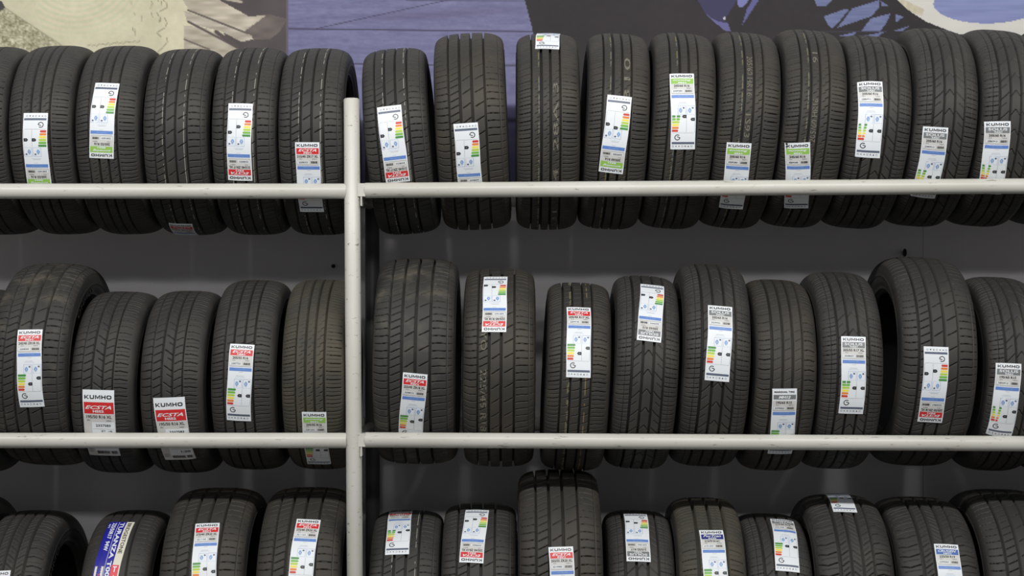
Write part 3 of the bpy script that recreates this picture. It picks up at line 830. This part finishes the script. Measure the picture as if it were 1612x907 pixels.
# ------------------------------------------------------------------ tyre data
# (row, centre across in photo px at the axle plane, radius m, width m, rim inch, lean deg, tread pattern, rubber, label text,
#  sticker: (kind, size, sub, number, grades, (top px), (bottom px), anchor end, flipped), extras)
TY = [
 # top row
 (0, 8, 0.3152, .203, 16, -1.5, 'touring', 'n', 'Black tyre cut by the frame edge at the far left of the top row', None, ()),
 (0, 106, 0.3167, .205, 16, -1.2, 'touring', 'n', 'Black tyre, top row, upside-down green-banded sticker running down behind the left rail', ('eco', '205/55 R16', 'ES31', '2281653', (2, 2), (56, 178), (62, 288), 't', 1), ()),
 (0, 205, 0.3167, .205, 16, -.8, 'touring', 'n', 'Black tyre, top row, whole upside-down green-banded sticker standing clear of the rail', ('eco', '205/55 R16', 'ES31', '2281653', (2, 2), (169, 131), (160, 250), 't', 1), ()),
 (0, 305.5, 0.3130, .207, 17, -.6, 'sport', 'n', 'Black tyre, top row, bare front, only a red sticker tip on its underside', ('sport', '215/45 ZR17 XL', 'PS71', '2208353', (3, 1), (284, 353), (296, 371), 't', 0), ('stripe_c', 'stripe_e')),
 (0, 407.5, 0.3145, .207, 17, 0, 'sport', 'n', 'Black tyre, top row, upside-down red-ended sticker stopping just above the left rail', ('sport', '215/45 ZR17 XL', 'PS71', '2208353', (3, 1), (379, 163), (378, 284), 't', 1), ('stripe_c', 'stripe_e')),
 (0, 507, 0.3137, .210, 17, -.5, 'sport', 'n', 'Black tyre, top row, left of the white post, upright red-topped sticker behind the rail', ('sport', '215/45 ZR17 XL', 'PS71', '2208353', (3, 1), (484, 224), (491, 333), 't', 0), ('stripe_c', 'stripe_e')),
 (0, 634.5, 0.3124, .209, 17, -4.6, 'sport', 'n', 'Leaning black tyre, top row, next right of the white post, upside-down red-ended sticker', ('sport', '215/45 ZR17 XL', 'PS71', '2208353', (3, 1), (612, 167), (627, 286), 't', 1), ('stripe_c',)),
 (0, 745.5, 0.3303, .230, 18, -2.6, 'sport', 'b', 'Wider brownish tyre, top row, sticker whose lower end with its red band is hidden', ('sport', '225/45 ZR18 XL', 'PS71', '2208433', (3, 1), (733, 194), (740, 287), 't', 1), ()),
 (0, 860, 0.3291, .204, 16, 0, 'touring', 'b', 'Black tyre, top row, only a short end of sticker folded over its crown', ('eco', '205/60 R16', 'ES31', '2209283', (0, 1), (863, 54), (861, 77), 'b', 0), ('stripe_y', ('stamp', 'RS31  V4  28A 3', .22, 610, 130, 0, .016))),
 (0, 963, 0.3284, .201, 16, 2.9, 'touring', 'b', 'Black tyre, top row, tilted upside-down green-banded sticker wholly above the right rail', ('eco', '205/60 R16', 'ES31', '2209283', (0, 1), (976, 151), (961, 272), 't', 1), ('stripe_y', ('stamp', '310', .22, 160, 90, 0, .02))),
 (0, 1060.5, 0.3286, .201, 16, 3.8, 'touring', 'b', 'Black tyre, top row, whole upright green-banded sticker well above the right rail', ('eco', '205/60 R16', 'ES31', '2209283', (0, 1), (1073, 116), (1075, 237), 't', 0), ('stripe_y',)),
 (0, 1156.5, 0.3288, .201, 16, 4.5, 'touring', 'b', 'Black tyre, top row, left of the two whose upright green stickers cross the rail', ('eco', '205/60 R16', 'ES31', '2209283', (0, 1), (1164, 225), (1150, 331), 't', 0), ('stripe_y', ('stamp', '205/60 HR16', -.075, 150, 88, 1, .017), ('stamp', '1S93', -.075, 215, 178, 1, .017))),
 (0, 1254, 0.3315, .202, 16, 4.7, 'touring', 'b', 'Black tyre, top row, right of the two whose upright green stickers cross the rail', ('eco', '205/60 R16', 'ES31', '2209283', (0, 1), (1256, 225), (1253, 330), 't', 0), ('stripe_y', ('stamp', '205/60 HR16', -.075, 222, 154, 0, .017), ('stamp', '91', -.075, 98, 82, 0, .017))),
 (0, 1351, 0.3238, .202, 16, 4.9, 'chevron', 'n', 'Black tyre, top row, whole upright grey-banded sticker standing clear above the rail', ('tour', '205/60 R16', 'TA21', '2280913', (2, 2), (1370, 128), (1365, 252), 't', 0), ()),
 (0, 1448.5, 0.3320, .202, 16, 4.5, 'chevron', 'n', 'Leaning black tyre, top row, left of the two whose grey-banded stickers cross the rail', ('tour', '205/60 R16', 'TA21', '2280913', (2, 2), (1474, 200), (1451, 315), 't', 0), ()),
 (0, 1546.5, 0.3299, .203, 16, 4.3, 'chevron', 'n', 'Leaning black tyre, top row, right of the two whose grey-banded stickers cross the rail', ('tour', '205/60 R16', 'TA21', '2280913', (2, 2), (1571, 191), (1556, 307), 't', 0), ()),
 (0, 1645.5, 0.3318, .205, 16, 4.2, 'chevron', 'n', 'Black tyre cut by the frame edge at the far right of the top row', None, ()),
 # middle row
 (1, -23, 0.3084, .205, 16, 1, 'touring', 'n', 'Sliver of a black tyre at the left frame edge of the middle row', None, ()),
 (1, 90, 0.3396, .245, 18, 2, 'sport', 'w', 'Large black tyre far left in the middle row, upright sticker reading 245/45 ZR18', ('sport', '245/45 ZR18 XL', 'PS71', '2208363', (3, 1), (48, 519), (51, 643), 't', 0), ('letters',)),
 (1, 196.5, 0.3055, .205, 16, 1.3, 'fork', 'n', 'Black tyre, middle row, the left one of two with a broad red and grey sticker', ('big', '', '', '2337583', (0, 0), (155, 614), (164, 713), 't', 0), ()),
 (1, 300, 0.3063, .205, 16, .3, 'fork', 'n', 'Black tyre, middle row, the right one of two with a broad red and grey sticker', ('big', '', '', '2337583', (0, 0), (266, 626), (283, 720), 't', 0), ()),
 (1, 406, 0.3190, .205, 16, .2, 'comfort', 'n', 'Black tyre, middle row, tilted red 205/55 sticker wholly above the left rail', ('sport', '205/55 R16', 'HS51', '2287723', (2, 2), (382, 542), (376, 665), 't', 0), ()),
 (1, 511, 0.3198, .204, 16, 0, 'touring', 'g', 'Brown-dusted tyre, middle row, partly behind the white post, low sticker with green band', ('eco', '205/55 R16', 'ES31', '2281653', (1, 1), (494, 649), (503, 731), 't', 0), ()),
 (1, 660, 0.3460, .262, 18, .3, 'sport', 'w', 'Large mottled tyre, middle row, next right of the white post, red 255/45 sticker', ('sport', '255/45 ZR18 XL', 'PS71', '2208333', (2, 1), (654, 588), (646, 684), 't', 0), ()),
 (1, 786.5, 0.3335, .232, 18, .4, 'sport', 'b', 'Black tyre, middle row, pale size code stamped on its tread below an upside-down sticker', ('sport', '225/45 R18 XL', 'PS71', '2281663', (4, 5), (780, 436), (778, 523), 't', 1), (('stamp', '225/45 R18', -.42, 680, 582, 1, .019), ('stamp', 'YO', -.42, 552, 520, 1, .019))),
 (1, 904, 0.3165, .207, 17, 2.5, 'comfort', 'b', 'Low black tyre, middle row, upright red 205/45 R17 sticker, yellowish streaks in its grooves', ('sport', '205/45 R17 XL', 'HS51', '2204143', (3, 1), (911, 484), (910, 596), 't', 0), ('stripe_c', 'stripe_y')),
 (1, 1005.5, 0.3254, .205, 15, 3.3, 'chevron', 'n', 'Black tyre, middle row, curled upside-down grey-banded sticker close to its top', ('tour', '205/65 R15', 'HA31', '2229493', (3, 4), (1027, 449), (1021, 537), 't', 1), ()),
 (1, 1109, 0.3405, .214, 16, 2.8, 'chevron', 'n', 'Black tyre, middle row, upright grey-banded 205/65 R16 sticker, next to the low-stickered one', ('tour', '205/65 R16', 'HA31', '2229523', (2, 2), (1134, 482), (1128, 602), 't', 0), ()),
 (1, 1212, 0.3217, .200, 15, 2.3, 'plain', 'b', 'Black tyre, middle row, cream sticker crossing the right rail, grey band near its top', ('mh', '195/65 R15', 'MH12', '2270823', (2, 2), (1235, 612), (1227, 716), 't', 0), ()),
 (1, 1309, 0.3317, .203, 17, 1.8, 'chevron', 'n', 'Black tyre, middle row, upright grey-banded 205/55 R17 sticker, just left of the largest tyre', ('tour', '205/55 R17 XL', 'TA21', '2328653', (2, 2), (1343, 530), (1339, 655), 't', 0), ()),
 (1, 1436, 0.3512, .246, 18, 2.2, 'sport', 'n', 'Largest tyre of the middle row, upside-down red-ended 235/50 sticker, under the wall hook', ('sport', '235/50 ZR18 XL', 'PS71', '2226863', (3, 2), (1474, 546), (1462, 669), 't', 1), ()),
 (1, 1556.5, 0.3264, .204, 15, 2.4, 'chevron', 'n', 'Black tyre, middle row, upright grey-banded 195/65 sticker running behind the right rail', ('tour', '195/65 R15', 'TA21', '2206913', (3, 1), (1588, 572), (1573, 684), 't', 0), ()),
 (1, 1655, 0.3221, .204, 15, 2.4, 'chevron', 'n', 'Sliver of a black tyre at the right frame edge of the middle row', None, ()),
 # bottom row
 (2, -52, 0.3527, .225, 18, 0, 'dense', 'n', 'Dark shoulder of a tyre at the left frame edge of the bottom row', None, ()),
 (2, 56, 0.3311, .225, 17, 0, 'dense', 'n', 'Black tyre, bottom row, open dark side showing, white sticker corner at the frame edge', ('suv', '225/55 R18', 'HP71', '2211313', (1, 1), (-2, 899), (-8, 980), 't', 0), ('letters',)),
 (2, 213, 0.3311, .222, 17, -.5, 'ribbed', 'n', 'Smooth-ribbed tyre, bottom row, blue and white sticker whose lettering runs downwards', ('turanza', '', '', '', (0, 0), (193, 822), (166, 907), 't', 0), ()),
 (2, 346, 0.3605, .272, 20, 0, 'sport', 'b', 'Wide tyre, bottom row, between the blue-stickered tyre and the one beside the post', ('sport', '275/40 ZR20 XL', 'PS71', '2211163', (2, 3), (327, 824), (321, 907), 't', 0), ()),
 (2, 489, 0.3614, .270, 20, 0, 'sport', 'b', 'Wide tyre, bottom row, directly left of the white post, red-topped sticker reading 275/40', ('sport', '275/40 ZR20 XL', 'PS71', '2211163', (3, 2), (486, 818), (473, 907), 't', 0), ()),
 (2, 644, 0.3311, .228, 18, 0, 'sport', 'n', 'Black tyre, bottom row, next right of the white post, red-topped sticker near its crown', ('sport', '225/45 R18 XL', 'PS71', '2209463', (1, 0), (631, 806), (625, 883), 't', 0), ('stripe_c',)),
 (2, 756.5, 0.3401, .242, 19, 0, 'sport', 'n', 'Black tyre, bottom row, upside-down red-ended sticker reading 235/45, beside the tallest tyre', ('sport', '235/45 ZR19 XL', 'PS71', '2209053', (4, 3), (752, 803), (741, 893), 't', 1), ()),
 (2, 878, 0.3862, .268, 20, 0, 'sport', 'b', 'Tallest tyre of the bottom row, almost touching the tyre above, red 255/55 sticker', ('sport', '255/55 ZR20 XL', 'PS71', '2210983', (1, 1), (883, 861), (885, 907), 't', 0), ()),
 (2, 998, 0.3310, .218, 17, 1.5, 'chevron', 'n', 'Black tyre, bottom row, upside-down grey-banded 215/55 sticker, right beside the tallest tyre', ('tour', '215/55 R17', 'TA31', '2251063', (3, 4), (1000, 809), (1005, 885), 't', 1), ()),
 (2, 1103, 0.3475, .222, 16, 1.2, 'van', 'g', 'Dusty tyre, bottom row, three broad grooves, sticker with a dark blue band', ('van', '215/70 R16C', 'KC53', '2151293', (1, 1), (1119, 835), (1127, 907), 't', 0), ()),
 (2, 1206, 0.3270, .214, 16, 1.2, 'chevron', 'n', 'Black tyre, bottom row, upright grey-banded 215/60 sticker with a curled top edge', ('tour', '215/60 R16', 'TA31', '2251063', (1, 1), (1231, 818), (1240, 907), 't', 0), ()),
 (2, 1316, 0.3518, .250, 18, 1, 'dense', 'n', 'Black tyre, bottom row, only the end of a sticker folded over its crown', ('suv', '235/55 R18', 'HP71', '2293543', (0, 0), (1316, 778), (1331, 806), 'b', 0), ()),
 (2, 1441, 0.3484, .262, 19, 1, 'dense', 'n', 'Black tyre, bottom row, low upright sticker with a mid-blue band reading 235/50', ('suv', '235/50 R19', 'HP71', '2293563', (1, 1), (1489, 857), (1496, 907), 't', 0), ()),
 (2, 1571, 0.3587, .268, 20, 1, 'sport', 'n', 'Wide tyre cut by the frame edge at the far right of the bottom row', None, ()),
]
# the same rows go on past both frame edges: unseen plain tyres added to keep stray light off the wall
for row, spots, R_, W_t, rm, pt_, ln_ in ((0, (-92, -191), .3152, .203, 16, 'touring', -1.5), (0, (1744, 1842), .3318, .203, 16, 'chevron', 4.2),
                              (1, (-122, -222), .3084, .205, 16, 'touring', 1), (1, (1753, 1851), .3221, .203, 15, 'chevron', 2.4),
                              (2, (-158, -264), .3527, .222, 18, 'dense', 0), (2, (1700, 1829), .3587, .266, 20, 'sport', 1)):
    side = 'left' if spots[0] < 0 else 'right'
    for k, sx in enumerate(spots):
        TY.append((row, sx, R_, W_t, rm, ln_, pt_, 'n', 'Plain black tyre past the %s end of the visible %s row, %s' % (side, ('top', 'middle', 'bottom')[row], ('beside the cut-off one', 'second one out')[k]), None, ()))
GROUPS = ('tyres on the top level of the rack', 'tyres on the middle level of the rack', 'tyres on the bottom level of the rack')
RUB = {'n': M_RUB, 'b': M_RUB_BROWNISH, 'g': M_RUB_BROWN, 'w': M_RUB_WORN, 'c': M_RUB_COOL}

def rest_height(R, W, lam, row, cx):
    """height of the axle at which the (leaning) tread just rests on its two rails"""
    u = np.linspace(-.99, .99, 67); th = np.radians(np.linspace(200, 340, 281))
    rad = R - drop(u) + 0.0028                       # rubber plus the thickness of a sticker
    X = (u * W / 2)[:, None] + 0 * th[None, :]
    Y = rad[:, None] * np.cos(th)[None, :]; Z = rad[:, None] * np.sin(th)[None, :]
    Xw = X * math.cos(lam) + Z * math.sin(lam); Zw = -X * math.sin(lam) + Z * math.cos(lam)
    zr = np.vectorize(lambda a: railz(row, a))(cx + Xw)
    dy = np.abs(np.abs(Y) - YR)
    need = np.where(dy < RR, zr + np.sqrt(np.maximum(RR ** 2 - dy ** 2, 0)) - Zw, -9)
    return float(need.max())

for ti, (row, cpx, R, W, rim, lean, pat, rub, label, stk, extras) in enumerate(TY):
    cx = (cpx - W_ / 2) * 5.0 / F_
    lam = math.radians(lean)
    DS[0] = R / R_STD
    zc = rest_height(R, W, lam, row, cx)
    base = (cx - R * math.sin(lam), 0.0, zc - R * math.cos(lam))
    root = empty('car_tyre', base, label, 'tyre', GROUPS[row])
    root.rotation_euler = (0, lam, 0)
    T = {'R': R, 'W': W, 'pat': pat, 'M': Matrix.Translation(base) @ Matrix.Rotation(lam, 4, 'Y')}
    me = get_tread(pat)
    tr = bpy.data.objects.new('tread', me); C.objects.link(tr); tr.parent = root
    mm = RUB[rub]
    if 'stripe_c' in extras: mm = M_RUB_STREAK if 'stripe_y' in extras else M_RUB_LINED
    elif 'stripe_y' in extras: mm = M_RUB_OCHRE
    tr.material_slots[0].link = 'OBJECT'; tr.material_slots[0].material = mm
    b = TREADS[pat]['base']
    tr.location = (0, 0, R); tr.scale = (W / b[4], R / b[3], R / b[3])
    rimr = rim * 0.0127
    for side in (-1, 1):
        sm = cached(('s', R, W, rim, side), lambda: sidewall_mesh(R, W, rimr, side))
        sw = bpy.data.objects.new('sidewall', sm); C.objects.link(sw); sw.parent = root; sw.location = (0, 0, R)
        if side == 1 and 'letters' in extras:                     # raised lettering round the shoulder
            V, F = glyphs('KUMHO', 0.01)
            VV = []
            r_mid = R - H0 * DS[0] - 0.026; L = 0.20
            for (a, bb) in V:
                rr = r_mid + (bb - .5) * 0.020
                th = math.radians(62 if row == 1 else 50) + (a - .5) * -L / r_mid * -1
                th = math.radians(62 if row == 1 else 50) - (a - .5) * L / r_mid * -1 * -1
                VV.append((W / 2 * 1.0 + 0.0008, -rr * math.cos(th), rr * math.sin(th)))
            le = mesh_obj('raised_lettering', VV, F, M_SIDE, sw, smooth=False)
    lm = cached(('l', R, W, rim), lambda: liner_mesh(R, W, rimr))
    ln = bpy.data.objects.new('inner_liner', lm); C.objects.link(ln); ln.parent = root; ln.location = (0, 0, R)
    if stk:
        kind, size, sub, num, gr, pt, pb, anc, flip = stk
        if kind == 'big': st = big_label(num, ti)
        elif kind == 'turanza': st = turanza_label()
        else: st = eu_label(kind, size, sub, num, gr, seed=ti)
        xt, sT = ray_to_tyre(T, *pt); xb, sB = ray_to_tyre(T, *pb)
        tilt = math.atan2(xt - xb, max(sT - sB, 1e-3))
        tilt = max(-.35, min(.35, tilt))
        if anc == 't': x_c = xt - math.sin(tilt) * st.L / 2; s_c = sT - math.cos(tilt) * st.L / 2
        else: x_c = xb + math.sin(tilt) * st.L / 2; s_c = sB + math.cos(tilt) * st.L / 2
        so = lay_on_tyre(st, root, T, x_c, s_c, tilt, flip, ti)
    for e in extras:
        if isinstance(e, tuple):
            _, txt, u, y0, y1, down, h = e
            cpy = cpx
            a0 = ray_to_tyre(T, cpy, y0)[1]; a1 = ray_to_tyre(T, cpy, y1)[1]
            tread_stamp(root, T, txt, u, min(a0, a1), max(a0, a1), h, down)
